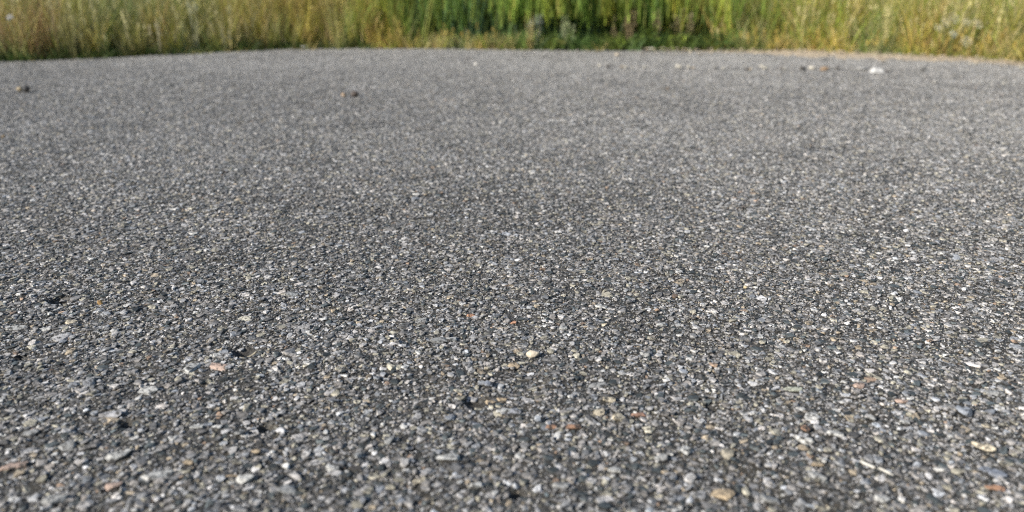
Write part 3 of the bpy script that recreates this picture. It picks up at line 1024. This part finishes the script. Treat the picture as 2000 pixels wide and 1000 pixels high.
GRIT_COL = [(.50, .47, .40), (.16, .15, .14), (.40, .32, .22), (.30, .29, .27)]
row_me = hull_stone(1777, 14, .85, 0)
for k, (px, py, w) in enumerate(ROW):
    x, y = ground(px, py + w * .25)
    s = scale_at(px, py)
    me = row_me.copy() if k == 0 else None
    if k == 0:
        proto = me; proto.materials.append(M_OBJ)
    o = link('grit_stone', proto)
    o.color = (*GRIT_COL[(0 if k % 3 == 0 else k % 4)], 1)
    o.scale = (w * s * 1.5, w * s * 1.3, w * s * 1.0)
    o.rotation_euler = (0, 0, k * 1.3)
    o.location = (x, y, float(base_z(np.array([x]), np.array([y]))[0]) + w * s * .45)
    tag(o, 'tiny %s grit stone in the faint row across the far right asphalt' % ('pale', 'dark', 'tan', 'grey')[(0 if k % 3 == 0 else k % 4)], 'stone', 'row of grit stones on the far asphalt')


# crumpled white paper scrap: a folded lump with a corner sticking up
def paper_scrap(px, py, wpx, hpx):
    x, y = ground(px, py + hpx * .5)
    s = scale_at(px, py)
    bm = bmesh.new()
    bmesh.ops.create_grid(bm, x_segments=16, y_segments=12, size=.5)
    w, h = wpx * s, hpx * s
    for v in bm.verts:
        u, t = v.co.x, v.co.y
        e = max(abs(u), abs(t)) * 2
        z = (1 - e ** 5) * (.75 + .25 * mnoise.noise(Vector((u * 5, t * 5, 3.3)))) + .22 * mnoise.noise(Vector((u * 9, t * 9, 1.1))) * (1 - e ** 6)
        z += .55 * math.exp(-((u + .28) / .08) ** 2 - ((t - .1) / .25) ** 2)
        v.co = Vector(((u + .06 * mnoise.noise(Vector((u * 6, t * 6, 9)))) * w, (t + .06 * mnoise.noise(Vector((u * 6, t * 6, 7)))) * w * .6, max(z, 0.0) * h * .8))
    r = bmesh.ops.extrude_face_region(bm, geom=bm.faces[:])
    bmesh.ops.translate(bm, vec=(0, 0, .001), verts=[g for g in r['geom'] if isinstance(g, bmesh.types.BMVert)])
    bmesh.ops.recalc_face_normals(bm, faces=bm.faces[:])
    me = bpy.data.meshes.new('paper_scrap'); bm.to_mesh(me); bm.free()
    o = link('paper_scrap', me, None, [plain('white_paper', (.46, .455, .44), .8)])
    o.location = (x, y, float(base_z(np.array([x]), np.array([y]))[0]) + .001)
    o.rotation_euler = (0, 0, .1)
    tag(o, 'crumpled white paper scrap on the far right asphalt', 'paper')


paper_scrap(1713, 139, 25, 10)


def sliver(name, p0, p1, rad_px, col, label, cat, bow=.06):
    a = Vector((*ground(*p0), 0)); b_ = Vector((*ground(*p1), 0))
    s = scale_at(*p0)
    pts, rad = [], []
    nseg = 7
    for k in range(nseg + 1):
        t = k / nseg
        p = a.lerp(b_, t) + (b_ - a).orthogonal().normalized() * 0 + Vector(((b_ - a).y, -(b_ - a).x, 0)) * bow * math.sin(math.pi * t)
        p.z = float(base_z(np.array([p.x]), np.array([p.y]))[0]) + rad_px * s * 1.2 + .0012
        pts.append(tuple(p))
        rad.append(rad_px * s * (.55 + .5 * math.sin(math.pi * (t * .8 + .15))) * (1 + .15 * math.sin(k * 2.3)))
    v, f = tube(pts, rad, 7)
    me = np_mesh(name, v, f, 4, True)
    bm = bmesh.new(); bm.from_mesh(me)
    bmesh.ops.holes_fill(bm, edges=[e for e in bm.edges if e.is_boundary], sides=8)
    bm.to_mesh(me); bm.free()
    o = link(name, me, None, [plain(name + '_wood', col)])
    tag(o, label, cat)
    return o


sliver('twig', (468, 699), (503, 690), 2.2, (.48, .42, .30), 'short pale straw lying over the black crack at left', 'twig')
sliver('twig', (1677, 915), (1742, 943), 3.0, (.50, .48, .43), 'long pale grey stick at the lower right of the asphalt', 'twig', .03)
sliver('twig', (443, 941), (487, 949), 1.2, (.26, .20, .13), 'thin brown dry stalk at the lower left of the asphalt', 'twig', -.1)
